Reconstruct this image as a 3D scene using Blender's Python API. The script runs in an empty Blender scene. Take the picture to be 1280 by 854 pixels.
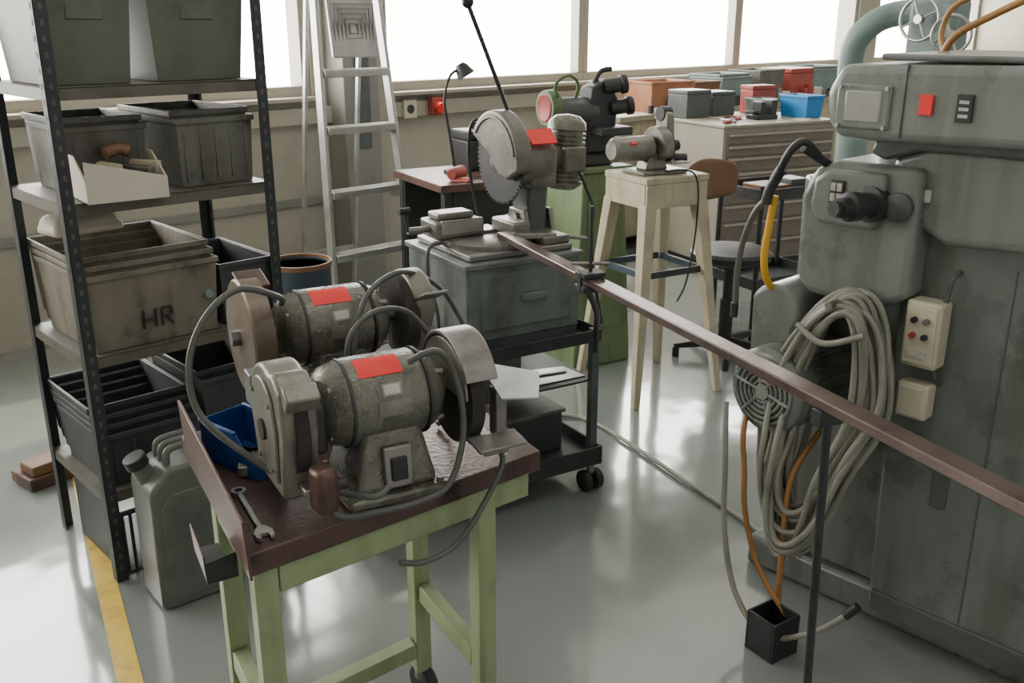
import bpy, bmesh, math, random
from mathutils import Vector, Matrix, Euler
random.seed(7)
C = bpy.context.collection
# ------------------------------------------------------------------ materials
MATS = {}
def mat(name, col, rough=0.5, metal=0.0, var=0.25, scale=6.0, bump=0.05, dirt=None, coat=0.0, spec=0.5, streak=0.0):
    if name in MATS: return MATS[name]
    m = bpy.data.materials.new(name); m.use_nodes = True
    nt = m.node_tree; N = nt.nodes; Lk = nt.links
    b = N["Principled BSDF"]
    tc = N.new("ShaderNodeTexCoord")
    n1 = N.new("ShaderNodeTexNoise"); n1.inputs["Scale"].default_value = scale; n1.inputs["Detail"].default_value = 8; n1.inputs["Roughness"].default_value = .65
    Lk.new(tc.outputs["Object"], n1.inputs["Vector"])
    r = N.new("ShaderNodeValToRGB")
    d = dirt if dirt else tuple(c*(1-var) for c in col)
    li = tuple(min(1, c*(1+var*.35)) for c in col)
    r.color_ramp.elements[0].position = .32; r.color_ramp.elements[0].color = (*d, 1)
    r.color_ramp.elements[1].position = .68; r.color_ramp.elements[1].color = (*li, 1)
    e = r.color_ramp.elements.new(.5); e.color = (*col, 1)
    Lk.new(n1.outputs["Fac"], r.inputs["Fac"]); out = r.outputs["Color"]
    if streak:
        mp = N.new("ShaderNodeMapping"); mp.inputs["Scale"].default_value = (16,16,1.6); Lk.new(tc.outputs["Object"], mp.inputs[0])
        n3 = N.new("ShaderNodeTexNoise"); n3.inputs["Scale"].default_value = 1.0; n3.inputs["Detail"].default_value = 6; Lk.new(mp.outputs[0], n3.inputs["Vector"])
        r3 = N.new("ShaderNodeValToRGB"); r3.color_ramp.elements[0].position=.38; r3.color_ramp.elements[0].color=(.55,.5,.42,1); r3.color_ramp.elements[1].position=.52; r3.color_ramp.elements[1].color=(1,1,1,1)
        Lk.new(n3.outputs["Fac"], r3.inputs["Fac"])
        mx = N.new("ShaderNodeMixRGB"); mx.blend_type='MULTIPLY'; mx.inputs[0].default_value = streak
        Lk.new(out, mx.inputs[1]); Lk.new(r3.outputs[0], mx.inputs[2]); out = mx.outputs[0]
    Lk.new(out, b.inputs["Base Color"])
    n2 = N.new("ShaderNodeTexNoise"); n2.inputs["Scale"].default_value = scale*9; n2.inputs["Detail"].default_value = 4
    Lk.new(tc.outputs["Object"], n2.inputs["Vector"])
    mr = N.new("ShaderNodeMapRange"); mr.inputs["To Min"].default_value = max(0, rough-.1); mr.inputs["To Max"].default_value = min(1, rough+.12)
    Lk.new(n1.outputs["Fac"], mr.inputs["Value"]); Lk.new(mr.outputs["Result"], b.inputs["Roughness"])
    b.inputs["Metallic"].default_value = metal
    b.inputs["Coat Weight"].default_value = coat
    b.inputs["Specular IOR Level"].default_value = spec
    if bump:
        bp = N.new("ShaderNodeBump"); bp.inputs["Strength"].default_value = bump; bp.inputs["Distance"].default_value = .01
        Lk.new(n2.outputs["Fac"], bp.inputs["Height"]); Lk.new(bp.outputs["Normal"], b.inputs["Normal"])
    MATS[name] = m
    return m
M_mill   = mat("mill_paint", (.15,.168,.158), .28, 0, .32, 4, .04, streak=.55)
M_mill2  = mat("mill_paint_light", (.195,.213,.198), .28, 0, .3, 4, .04, streak=.4)
M_milld  = mat("mill_paint_dark", (.085,.098,.094), .40, 0, .3, 5)
M_grind  = mat("grinder_hammertone", (.155,.155,.125), .27, .3, .5, 14, .25)
M_grind2 = mat("grinder_guard_grey", (.20,.19,.16), .38, .35, .5, 10, .15)
M_guard  = mat("saw_guard_paint", (.165,.155,.13), .40, .2, .45, 8, .1)
M_brown  = mat("rusty_brown_plate", (.115,.064,.052), .40, .3, .4, 7, .1, dirt=(.05,.035,.03))
M_table  = mat("table_top_steel", (.095,.056,.048), .30, .3, .45, 9, .12, dirt=(.03,.02,.018))
M_green  = mat("pale_green_paint", (.27,.34,.18), .5, 0, .25, 6, streak=.35)
M_green2 = mat("machine_green_paint", (.13,.19,.09), .5, 0, .25, 6, streak=.4)
M_dark   = mat("dark_steel", (.042,.044,.045), .48, .3, .4, 12)
M_black  = mat("black_plastic", (.018,.018,.02), .5, 0, .2, 10)
M_wheel  = mat("abrasive_wheel", (.045,.04,.036), .9, 0, .4, 40, .5)
M_steel  = mat("bright_steel", (.45,.45,.44), .35, .9, .25, 14)
M_steelw = mat("worn_steel", (.25,.24,.225), .40, .7, .4, 14)
M_bar    = mat("bar_steel", (.165,.12,.105), .30, .5, .45, 9, .05)
M_shelf  = mat("slotted_angle_paint", (.036,.042,.046), .5, .2, .3, 12)
M_slot   = mat("slot_dark", (.10,.095,.085), .7, 0, .3, 12, 0)
M_board  = mat("shelf_board_steel", (.12,.11,.09), .5, .2, .35, 8)
M_crate  = mat("crate_grey", (.14,.142,.122), .52, .2, .5, 9, .12, streak=.4)
M_crated = mat("crate_dark", (.052,.062,.063), .52, .2, .35, 9)
M_tan    = mat("crate_tan_grey", (.185,.168,.132), .58, .1, .45, 8, .1, streak=.5)
M_olive  = mat("bin_olive_plastic", (.105,.122,.09), .48, 0, .3, 5)
M_tank   = mat("tank_bluegrey", (.14,.163,.155), .40, 0, .4, 6, streak=.45)
M_beige  = mat("beige_paint", (.46,.41,.29), .5, 0, .28, 6, streak=.35)
M_cream  = mat("cream_plastic", (.54,.51,.39), .45, 0, .2, 6, .02)
M_white  = mat("white_board", (.58,.54,.45), .6, 0, .14, 5)
M_alu    = mat("aluminium", (.44,.44,.42), .4, .75, .25, 10)
M_blue   = mat("blue_plastic", (.012,.06,.25), .4, 0, .2, 6, .02)
M_lblue  = mat("light_blue_plastic", (.02,.20,.50), .4, 0, .2, 6, .02)
M_red    = mat("red_sticker", (.88,.03,.03), .5, 0, .1, 6, 0)
M_dred   = mat("dull_red", (.34,.06,.05), .5, 0, .25, 6, 0)
M_orange = mat("orange_box", (.36,.16,.085), .55, 0, .25, 6)
M_yellow = mat("yellow_hose", (.72,.40,.03), .45, 0, .15, 6, 0)
M_yline  = mat("yellow_floor_paint", (.62,.42,.045), .35, 0, .35, 12, 0)
M_ohose  = mat("orange_hose", (.34,.17,.05), .45, 0, .2, 6, 0)
M_cable  = mat("grey_cable", (.235,.235,.195), .5, 0, .3, 8, 0)
M_cabled = mat("dark_grey_cable", (.09,.095,.088), .42, 0, .25, 8, 0)
M_jerry  = mat("jerrycan_grey", (.125,.135,.12), .36, 0, .28, 5)
M_wood   = mat("brown_wood", (.18,.095,.05), .5, 0, .3, 5)
M_wall   = mat("wall_paint", (.39,.365,.30), .7, 0, .14, 2, .03)
M_duct   = mat("duct_grey", (.24,.24,.215), .55, .2, .15, 3)
M_frame  = mat("window_frame", (.36,.335,.28), .5, .1, .1, 3)
M_ceil   = mat("ceiling_white", (.6,.6,.57), .8, 0, .08, 2)
M_cab    = mat("cabinet_grey", (.31,.285,.225), .5, 0, .18, 4)
M_drawer = mat("drawer_front_brown", (.17,.14,.11), .45, .1, .25, 6)
M_teal   = mat("teal_machine", (.18,.25,.235), .42, 0, .25, 5)
M_glass  = mat("lamp_glass", (.32,.33,.32), .15, 0, .15, 10, 0, coat=.5)
M_sticker= mat("paper_label", (.5,.5,.45), .5, 0, .3, 30, 0)
M_barrel = mat("barrel_blue", (.03,.05,.07), .5)
M_disc   = mat("worn_brown_guard",(.155,.12,.09),.42,.4,.5,8)
def floor_mat():
    m = bpy.data.materials.new("epoxy_floor"); m.use_nodes = True
    nt = m.node_tree; N = nt.nodes; Lk = nt.links; b = N["Principled BSDF"]
    tc = N.new("ShaderNodeTexCoord")
    a = N.new("ShaderNodeTexNoise"); a.inputs["Scale"].default_value = 1.1; a.inputs["Detail"].default_value = 9; a.inputs["Roughness"].default_value = .6
    s = N.new("ShaderNodeTexNoise"); s.inputs["Scale"].default_value = 16; s.inputs["Detail"].default_value = 8; s.inputs["Roughness"].default_value=.75
    for q in (a, s): Lk.new(tc.outputs["Object"], q.inputs["Vector"])
    r = N.new("ShaderNodeValToRGB"); r.color_ramp.elements[0].position = .3; r.color_ramp.elements[0].color = (.175,.20,.192,1)
    r.color_ramp.elements[1].position = .7; r.color_ramp.elements[1].color = (.245,.27,.255,1)
    Lk.new(a.outputs["Fac"], r.inputs["Fac"])
    r2 = N.new("ShaderNodeValToRGB"); r2.color_ramp.elements[0].position = .29; r2.color_ramp.elements[0].color = (.5,.46,.42,1)
    r2.color_ramp.elements[1].position = .40; r2.color_ramp.elements[1].color = (1,1,1,1)
    Lk.new(s.outputs["Fac"], r2.inputs["Fac"])
    mx = N.new("ShaderNodeMixRGB"); mx.blend_type = 'MULTIPLY'; mx.inputs[0].default_value = .45
    Lk.new(r.outputs[0], mx.inputs[1]); Lk.new(r2.outputs[0], mx.inputs[2]); Lk.new(mx.outputs[0], b.inputs["Base Color"])
    mr = N.new("ShaderNodeMapRange"); mr.inputs["To Min"].default_value = .10; mr.inputs["To Max"].default_value = .26
    Lk.new(a.outputs["Fac"], mr.inputs["Value"]); Lk.new(mr.outputs[0], b.inputs["Roughness"])
    b.inputs["Coat Weight"].default_value = 1.0; b.inputs["Coat IOR"].default_value = 1.65
    mr2 = N.new("ShaderNodeMapRange"); mr2.inputs["To Min"].default_value = .03; mr2.inputs["To Max"].default_value = .16
    Lk.new(a.outputs["Fac"], mr2.inputs["Value"]); Lk.new(mr2.outputs[0], b.inputs["Coat Roughness"])
    bp = N.new("ShaderNodeBump"); bp.inputs["Strength"].default_value = .16; bp.inputs["Distance"].default_value = .02
    w = N.new("ShaderNodeTexNoise"); w.inputs["Scale"].default_value = 4.5; w.inputs["Detail"].default_value = 1.0; Lk.new(tc.outputs["Object"], w.inputs["Vector"])
    Lk.new(w.outputs["Fac"], bp.inputs["Height"]); Lk.new(bp.outputs[0], b.inputs["Normal"]); Lk.new(bp.outputs[0], b.inputs["Coat Normal"])
    return m
M_floor = floor_mat()

# ------------------------------------------------------------------ mesh helpers
def group(name, loc=(0,0,0), yaw=0.0):
    o = bpy.data.objects.new(name, None); o.empty_display_size = .1
    C.objects.link(o); o.location = loc; o.rotation_euler = (0,0,math.radians(yaw)); return o
def finish(bm, name, m, parent=None, smooth=True, bevel=0, seg=2):
    bmesh.ops.recalc_face_normals(bm, faces=bm.faces)
    me = bpy.data.meshes.new(name); bm.to_mesh(me); bm.free()
    me.materials.append(m)
    o = bpy.data.objects.new(name, me); C.objects.link(o)
    if parent: o.parent = parent
    if bevel:
        md = o.modifiers.new("b", 'BEVEL'); md.width = bevel; md.segments = seg; md.limit_method = 'ANGLE'; md.angle_limit = math.radians(35)
    if smooth:
        for p in me.polygons: p.use_smooth = True
        try: me.set_sharp_from_angle(angle=math.radians(38))
        except Exception: pass
    return o
def box(p, name, a, b, m, bevel=0.003, rot=None, taper=None):
    bm = bmesh.new(); bmesh.ops.create_cube(bm, size=1)
    c = Vector([(a[i]+b[i])/2 for i in range(3)]); s = [abs(b[i]-a[i]) for i in range(3)]
    for v in bm.verts:
        t = 1.0
        if taper and v.co.z > 0: t = taper
        v.co = Vector((v.co.x*s[0]*t, v.co.y*s[1]*t, v.co.z*s[2]))
    R = Euler([math.radians(x) for x in rot]).to_matrix() if rot else Matrix.Identity(3)
    for v in bm.verts: v.co = R @ v.co + c
    mn = min(s)
    return finish(bm, name, m, p, True, min(bevel, mn*.45))
def frame_from(axis):
    z = Vector(axis).normalized(); u = Vector((0,0,1)) if abs(z.z) < .9 else Vector((1,0,0))
    x = u.cross(z).normalized(); y = z.cross(x); return x, y, z
def lathe(p, name, p0, axis, prof, m, seg=40, bevel=0):
    x, y, z = frame_from(axis); p0 = Vector(p0); bm = bmesh.new(); rings = []
    for d, r in prof:
        if r <= 1e-6: rings.append([bm.verts.new(p0+z*d)]); continue
        rings.append([bm.verts.new(p0+z*d+(x*math.cos(t)+y*math.sin(t))*r) for t in [2*math.pi*k/seg for k in range(seg)]])
    for A, B in zip(rings, rings[1:]):
        for k in range(seg):
            if len(A) == 1 and len(B) > 1: bm.faces.new((A[0], B[k], B[(k+1)%seg]))
            elif len(B) == 1 and len(A) > 1: bm.faces.new((A[k], B[0], A[(k+1)%seg]))
            elif len(A) > 1: bm.faces.new((A[k], B[k], B[(k+1)%seg], A[(k+1)%seg]))
    if len(rings[0]) > 1: bm.faces.new(rings[0])
    if len(rings[-1]) > 1: bm.faces.new(rings[-1])
    return finish(bm, name, m, p, True, bevel)
def cyl(p, name, p0, p1, r, m, r2=None, seg=28, bevel=0):
    p0 = Vector(p0); p1 = Vector(p1); d = p1-p0
    return lathe(p, name, p0, d, [(0, r), (d.length, r if r2 is None else r2)], m, seg, bevel)
def sphere(p, name, c, r, m):
    bm = bmesh.new(); bmesh.ops.create_uvsphere(bm, u_segments=20, v_segments=12, radius=r)
    for v in bm.verts: v.co += Vector(c)
    return finish(bm, name, m, p)
def smoothpts(pts, n=8, cyclic=False):
    P = [Vector(q) for q in pts]; out = []; L = len(P)
    rng = range(L) if cyclic else range(L-1)
    for i in rng:
        if cyclic: a, b, c, d = P[(i-1)%L], P[i], P[(i+1)%L], P[(i+2)%L]
        else: a, b, c, d = P[max(i-1,0)], P[i], P[i+1], P[min(i+2,L-1)]
        for k in range(n):
            t = k/n
            out.append(.5*((2*b)+(c-a)*t+(2*a-5*b+4*c-d)*t*t+(3*b-a-3*c+d)*t**3))
    if not cyclic: out.append(P[-1])
    return out
def tube(p, name, pts, r, m, smooth=8, cyclic=False, seg=10, bm=None):
    Q = smoothpts(pts, smooth, cyclic) if smooth else [Vector(q) for q in pts]
    own = bm is None
    if own: bm = bmesh.new()
    n = len(Q); rings = []; prev = None
    for i in range(n):
        if cyclic: t = Q[(i+1)%n]-Q[i-1]
        else: t = Q[min(i+1,n-1)]-Q[max(i-1,0)]
        if t.length < 1e-9: t = Vector((0,0,1))
        t.normalize()
        if prev is None: x = frame_from(t)[0]
        else:
            x = prev-t*prev.dot(t)
            x = x.normalized() if x.length > 1e-6 else frame_from(t)[0]
        prev = x; y = t.cross(x)
        rings.append([bm.verts.new(Q[i]+(x*math.cos(a)+y*math.sin(a))*r) for a in [2*math.pi*k/seg for k in range(seg)]])
    for i in range(n if cyclic else n-1):
        A, B = rings[i], rings[(i+1)%n]
        for k in range(seg): bm.faces.new((A[k], B[k], B[(k+1)%seg], A[(k+1)%seg]))
    if not cyclic: bm.faces.new(rings[0]); bm.faces.new(rings[-1])
    if own: return finish(bm, name, m, p)
def prism(p, name, poly, axis, a, b, m, bevel=0.003, seg=2):
    def mk(u, v, w):
        return {'x': (w,u,v), 'y': (u,w,v), 'z': (u,v,w)}[axis]
    bm = bmesh.new()
    A = [bm.verts.new(mk(u,v,a)) for u,v in poly]; B = [bm.verts.new(mk(u,v,b)) for u,v in poly]
    bm.faces.new(A); bm.faces.new(list(reversed(B)))
    n = len(poly)
    for i in range(n): bm.faces.new((A[i], A[(i+1)%n], B[(i+1)%n], B[i]))
    return finish(bm, name, m, p, True, bevel, seg)
def arc(cx, cy, r, a0, a1, n=14):
    return [(cx+r*math.cos(math.radians(a0+(a1-a0)*k/n)), cy+r*math.sin(math.radians(a0+(a1-a0)*k/n))) for k in range(n+1)]
def hull(p, name, bot, top, m, bevel=.003, seg=2):
    bm = bmesh.new(); A = [bm.verts.new(q) for q in bot]; B = [bm.verts.new(q) for q in top]; n = len(A)
    bm.faces.new(A); bm.faces.new(list(reversed(B)))
    for i in range(n): bm.faces.new((A[i], A[(i+1)%n], B[(i+1)%n], B[i]))
    return finish(bm, name, m, p, True, bevel, seg)
def crate(name, loc, w, d, h, m, yaw=0, t=.006, flare=.0, ribs=5, nested=0):
    g = group(name, loc, yaw)
    def shell(zo, nm, yo=0):
        f = flare
        bm = bmesh.new()
        def ring(w_, d_, z): return [bm.verts.new((x,y+yo,z)) for x,y in ((-w_/2,-d_/2),(w_/2,-d_/2),(w_/2,d_/2),(-w_/2,d_/2))]
        r0 = ring(w-f*2, d-f*2, zo); r1 = ring(w, d, zo+h); r2 = ring(w-2*t, d-2*t, zo+h); r3 = ring(w-2*f-2*t, d-2*f-2*t, zo+t)
        for A, B in ((r0,r1),(r1,r2),(r2,r3)):
            for i in range(4): bm.faces.new((A[i],A[(i+1)%4],B[(i+1)%4],B[i]))
        bm.faces.new(r0); bm.faces.new(r3)
        finish(bm, nm, m, g, True, .0015)
        for k,(x0,y0,x1,y1) in enumerate(((-w/2-.006,-d/2-.006,w/2+.006,-d/2+.002),(-w/2-.006,d/2-.002,w/2+.006,d/2+.006),(-w/2-.006,-d/2,-w/2+.002,d/2),(w/2-.002,-d/2,w/2+.006,d/2))):
            box(g, "%s_rim_%d"%(nm,k), (x0,y0+yo,zo+h-.014),(x1,y1+yo,zo+h+.003), m, .002)
    shell(0, "shell")
    for k in range(nested): shell(.022*(k+1), "nested_shell_%d"%k, .03*(k+1))
    if ribs:
        for k in range(ribs):
            x = -w/2+w*(k+.5)/ribs
            box(g, "rib_%d"%k, (x-.004,-d/2-.004+flare*.5,.02),(x+.004,-d/2+.006+flare*.5,h-.03), m, .002)
    return g

# ------------------------------------------------------------------ room
fl = box(None, "floor", (-3,-3,-.1),(13,5.55,0), M_floor, 0)
g = group("wall_back")
WY = 5.3
box(g, "parapet", (-3,WY,0),(13,WY+.25,1.2), M_wall, 0)
box(g, "lintel", (-3,WY,2.7),(13,WY+.25,3.6), M_wall, 0)
box(g, "pier_1", (3.26,WY,1.2),(3.80,WY+.25,2.7), M_wall, 0)
box(g, "pier_2", (9.93,WY,1.2),(10.35,WY+.25,2.7), M_wall, 0)
box(g, "sill_band", (-3,WY-.05,1.05),(13,WY,1.15), M_wall, .004)
box(g, "dado_strip", (-3,WY-.02,.55),(13,WY,.60), M_duct, .002)
wins = [(-3,-.2),(-.2,3.26),(3.80,5.72),(5.72,7.78),(7.78,9.93),(10.35,13)]
for i,(a,b) in enumerate(wins):
    g = group("window_%d"%(i+1))
    e = .055
    box(g,"frame_bottom",(a,WY+.02,1.2),(b,WY+.11,1.275),M_frame,.004)
    box(g,"frame_top",(a,WY+.02,2.62),(b,WY+.11,2.7),M_frame,.004)
    box(g,"frame_left",(a,WY+.02,1.275),(a+e,WY+.11,2.62),M_frame,.004)
    box(g,"frame_right",(b-e,WY+.02,1.275),(b,WY+.11,2.62),M_frame,.004)
    box(g,"sill",(a,WY-.10,1.19),(b,WY+.03,1.215),M_frame,.005)
box(None,"wall_left",(-3.2,-3,0),(-3,5.55,3.6),M_wall,0)
box(None,"wall_right",(13,-3,0),(13.2,5.55,3.6),M_wall,0)
box(None,"ceiling",(-3.2,-3,3.6),(13.2,5.55,3.8),M_ceil,0)
g = group("trim_1")
box(g,"duct",(3.36,5.10,0),(3.62,5.295,3.59),M_duct,.006)
box(g,"duct_inner",(3.44,5.085,.9),(3.54,5.101,3.59),M_milld,.003)
box(g,"pipe_cover",(3.66,5.20,0),(3.74,5.295,3.59),M_frame,.004)
g = group("floor_marking")
hull(g,"yellow_line",[(.455,1.4,.0005),(.515,1.385,.0005),(1.13,3.71,.0005),(1.07,3.72,.0005)],[(.455,1.4,.002),(.515,1.385,.002),(1.13,3.71,.002),(1.07,3.72,.002)],M_yline,0)
g = group("wall_socket",(3.96,5.25,1.10)); box(g,"plate",(-.055,-.02,-.06),(.055,0,.06),M_cream,.006); cyl(g,"well",(0,-.021,0),(0,-.015,0),.03,M_dark)
g = group("wall_socket",(4.16,5.25,1.11)); box(g,"housing",(-.045,-.06,-.06),(.045,0,.06),M_dred,.01); cyl(g,"inlet",(0,-.10,-.01),(0,-.05,0),.035,M_red)

# ------------------------------------------------------------------ storage shelf + contents
g = group("storage_shelf")
SX0,SX1,SY0,SY1 = .87,1.515,2.72,3.20
for i,(x,y,sx,sy) in enumerate(((SX0,SY0,1,1),(SX1,SY0,-1,1),(SX0,SY1,1,-1),(SX1,SY1,-1,-1))):
    box(g,"post_%d_face"%i,(x,y,0),(x+sx*.035,y+sy*.003,2.4),M_shelf,.001)
    box(g,"post_%d_side"%i,(x,y,0),(x+sx*.003,y+sy*.035,2.4),M_shelf,.001)
    bm = bmesh.new()
    for k in range(58):
        z = .04+k*.04
        ofs = -.0008*sy
        q = [(x+sx*.013,y+ofs,z),(x+sx*.022,y+ofs,z),(x+sx*.022,y+ofs,z+.016),(x+sx*.013,y+ofs,z+.016)]
        bm.faces.new([bm.verts.new(c) for c in q])
        q = [(x-sx*.0008,y+sy*.013,z),(x-sx*.0008,y+sy*.022,z),(x-sx*.0008,y+sy*.022,z+.016),(x-sx*.0008,y+sy*.013,z+.016)]
        bm.faces.new([bm.verts.new(c) for c in q])
    finish(bm,"post_%d_slots"%i,M_slot,g,False)
for i,z in enumerate((.30,.73,1.175,1.485,2.1)):
    box(g,"board_%d"%i,(SX0+.004,SY0+.004,z-.004),(SX1-.004,SY1-.004,z),M_board,.001)
    box(g,"lip_front_%d"%i,(SX0+.004,SY0+.004,z-.034),(SX1-.004,SY0+.008,z+.001),M_board,.001)
    box(g,"lip_back_%d"%i,(SX0+.004,SY1-.008,z-.034),(SX1-.004,SY1-.004,z+.001),M_shelf,.001)
    box(g,"lip_left_%d"%i,(SX0+.004,SY0+.008,z-.034),(SX0+.008,SY1-.008,z),M_board,.001)
    box(g,"lip_right_%d"%i,(SX1-.008,SY0+.008,z-.034),(SX1-.004,SY1-.008,z),M_board,.001)
def storage_bin(loc,w,d,h,m,yaw=0):
    g = crate("storage_bin",loc,w,d,h,m,yaw,t=.005,flare=.025,ribs=0)
    box(g,"rim_band",(-w/2-.008,-d/2-.01,h-.05),(w/2+.008,-d/2+.0,h-.035),m,.003)
    box(g,"label_slot",(-.05,-d/2+.008,h*.5),(.05,-d/2+.018,h*.5+.05),m,.003)
storage_bin((1.015,2.95,1.486),.27,.38,.34,M_olive)
storage_bin((1.335,2.95,1.486),.31,.38,.34,M_olive)
crate("metal_crate",(1.06,3.00,1.176),.23,.30,.19,M_crate,0,flare=.008,nested=1)
crate("metal_crate",(1.355,2.945,1.176),.25,.34,.20,M_crate,2,flare=.008,nested=1)
g = group("parts_tray",(1.045,2.76,1.177),-6)
prism(g,"side_left",[(-.09,0),(.07,0),(.07,.12),(.02,.12),(-.09,.06)],'x',-.11,-.105,M_white,.001)
prism(g,"side_right",[(-.09,0),(.07,0),(.07,.12),(.02,.12),(-.09,.06)],'x',.105,.11,M_white,.001)
box(g,"base",(-.11,-.09,0),(.11,.07,.004),M_white,.001)
hull(g,"front",[(-.11,-.094,0),(.11,-.094,0),(.11,-.09,0),(-.11,-.09,0)],[(-.11,-.094,.115),(.11,-.094,.06),(.11,-.09,.06),(-.11,-.09,.115)],M_white,.001)
for k in range(8):
    box(g,"part_%d"%k,(-.095+.024*k,-.05+.01*(k%3),.005),(-.075+.024*k,.06,.06+.012*(k%4)),[M_wood,M_steelw,M_crate,M_beige][k%4],.004,rot=(0,8*(k%3)-8,5*k))
tube(g,"coil_roll",[(-.02,.03,.12),(.02,.04,.13),(.05,.03,.12)],.018,M_wood,3)
g = crate("marked_crate",(1.105,2.94,.731),.40,.40,.23,M_tan,0,flare=.012,ribs=0,nested=2)
def stroke(nm,a,b,w=.0038):
    def P(q): return (q[0], -.1955-.0035-(q[1]-.075)*.054, q[1])
    tube(g,nm,[P(a),P(b)],w,M_black,0,seg=6)
stroke("h_left",(-.045,.05),(-.045,.105)); stroke("h_right",(-.008,.05),(-.008,.105)); stroke("h_bar",(-.045,.077),(-.008,.077))
stroke("r_stem",(.012,.05),(.012,.105)); stroke("r_top",(.012,.105),(.042,.105)); stroke("r_side",(.042,.105),(.042,.08)); stroke("r_mid",(.042,.08),(.012,.078)); stroke("r_leg",(.022,.078),(.046,.05))
cyl(g,"sticker",(.165,-.206,.12),(.165,-.1945,.12),.013,M_teal)
crate("metal_crate",(1.41,2.93,.731),.185,.36,.20,M_crated,0,flare=.008,ribs=3)
g = group("paper_sack",(1.02,3.05,1.035),10)
hull(g,"sack",[(-.12,-.07,0),(.12,-.08,0),(.13,.07,0),(-.11,.08,0)],[(-.09,-.05,.05),(.10,-.04,.06),(.09,.05,.075),(-.10,.05,.06)],M_white,.02)
crate("metal_crate",(1.05,2.93,.301),.31,.36,.17,M_crated,0,flare=.01,nested=3)
crate("metal_crate",(1.36,2.95,.301),.26,.36,.26,M_crated,0,flare=.01,nested=1)
g = group("parts_basket",(1.07,2.93,0))
box(g,"base",(-.16,-.18,.0),(.17,.18,.006),M_crated,.002)
for k in range(14): box(g,"slat_%d"%k,(-.155+.0245*k,-.18,.006),(-.145+.0245*k,-.174,.2),M_crated,.001)
box(g,"rim_front",(-.16,-.184,.2),(.17,-.172,.215),M_crated,.003); box(g,"rim_back",(-.16,.172,.2),(.17,.184,.215),M_crated,.003)
box(g,"rim_left",(-.166,-.18,.0),(-.158,.18,.215),M_crated,.003); box(g,"rim_right",(.168,-.18,.0),(.176,.18,.215),M_crated,.003)
box(g,"carton",(0,-.12,.006),(.13,.05,.16),M_white,.004,rot=(0,0,12))
g = group("timber_offcuts",(.98,3.63,0),10); box(g,"block_1",(-.12,-.08,0),(.09,.04,.05),M_brown,.006); box(g,"block_2",(-.10,-.07,.05),(.08,.03,.09),M_wood,.006); box(g,"block_3",(-.11,.05,0),(.07,.09,.04),M_wood,.004)

# jerrycan
g = group("jerrycan",(1.035,2.545,0),-4)
prof = [(-.115,.0),(.125,0),(.132,.012),(.132,.385),(.105,.43),(.03,.445),(-.06,.445),(-.108,.40),(-.122,.385),(-.122,.012)]
prism(g,"body",prof,'y',-.085,.085,M_jerry,.018,4)
prism(g,"side_panel",[(-.095,.03),(.105,.03),(.105,.32),(.06,.37),(-.06,.37),(-.095,.33)],'y',-.089,-.08,M_jerry,.006,3)
cyl(g,"spout_neck",(-.095,0,.395),(-.118,0,.45),.028,M_jerry); cyl(g,"cap",(-.116,0,.445),(-.128,0,.475),.033,M_black,bevel=.003)
for q,y in enumerate((-.04,0,.04)):
    tube(g,"handle_%d"%q,[(-.05,y,.435),(-.045,y,.482),(.0,y,.492),(.06,y,.487),(.075,y,.435)],.011,M_jerry)

# ------------------------------------------------------------------ step ladder
g = group("step_ladder")
def rail(nm,a,b,w=.022,d=.06,m=M_alu):
    hull(g,nm,[(a[0]-w/2,a[1]-d/2,a[2]),(a[0]+w/2,a[1]-d/2,a[2]),(a[0]+w/2,a[1]+d/2,a[2]),(a[0]-w/2,a[1]+d/2,a[2])],
              [(b[0]-w/2,b[1]-d/2,b[2]),(b[0]+w/2,b[1]-d/2,b[2]),(b[0]+w/2,b[1]+d/2,b[2]),(b[0]-w/2,b[1]+d/2,b[2])],m,.003)
LB,RB,LT,RT = (2.78,4.42,0),(3.36,4.42,0),(2.98,4.78,2.1),(3.36,4.78,2.1)
rail("rail_left",LB,LT); rail("rail_right",RB,RT)
rail("rear_left",(2.93,5.02,0),(2.99,4.84,1.95),.02,.03); rail("rear_right",(3.30,5.02,0),(3.34,4.84,1.95),.02,.03)
def lerp(a,b,t): return Vector(a)*(1-t)+Vector(b)*t
for i,z in enumerate((.10,.42,.76,1.10,1.40)):
    a = lerp(LB,LT,z/2.1); b = lerp(RB,RT,z/2.1)
    box(g,"step_%d"%i,(a.x+.01,a.y-.05,z-.04),(b.x-.01,a.y+.05,z),M_alu,.004)
    for k in range(4): box(g,"tread_%d_%d"%(i,k),(a.x+.012,a.y-.04+.021*k,z),(b.x-.012,a.y-.031+.021*k,z+.003),M_alu,.001)
box(g,"rear_brace_1",(2.94,4.985,.3),(3.30,5.0,.33),M_alu,.002)
box(g,"platform",(3.0,4.655,1.46),(3.30,4.68,1.78),M_alu,.006,rot=(-8,0,0))
for k in range(5):
    s=.13-.025*k
    for nm,a,b in (("t",(-s,0,s-.006),(s,0,s)),("b",(-s,0,-s),(s,0,-s+.006)),("l",(-s,0,-s),(-s+.006,0,s)),("r",(s-.006,0,-s),(s,0,s))):
        box(g,"platform_rib_%d%s"%(k,nm),(3.15+a[0],4.645,1.615+a[2]),(3.15+b[0],4.652,1.615+b[2]),M_duct,.001)
g = group("waste_barrel",(2.40,4.12,0))
lathe(g,"drum",(0,0,0),(0,0,1),[(0,.14),(.02,.15),(.25,.155),(.48,.15),(.5,.155),(.51,.15),(.51,.14),(.1,.13),(.1,0)],M_barrel,40)
lathe(g,"rim",(0,0,.5),(0,0,1),[(0,.156),(.025,.158),(.025,.146),(0,.146)],M_wood,40)

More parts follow.
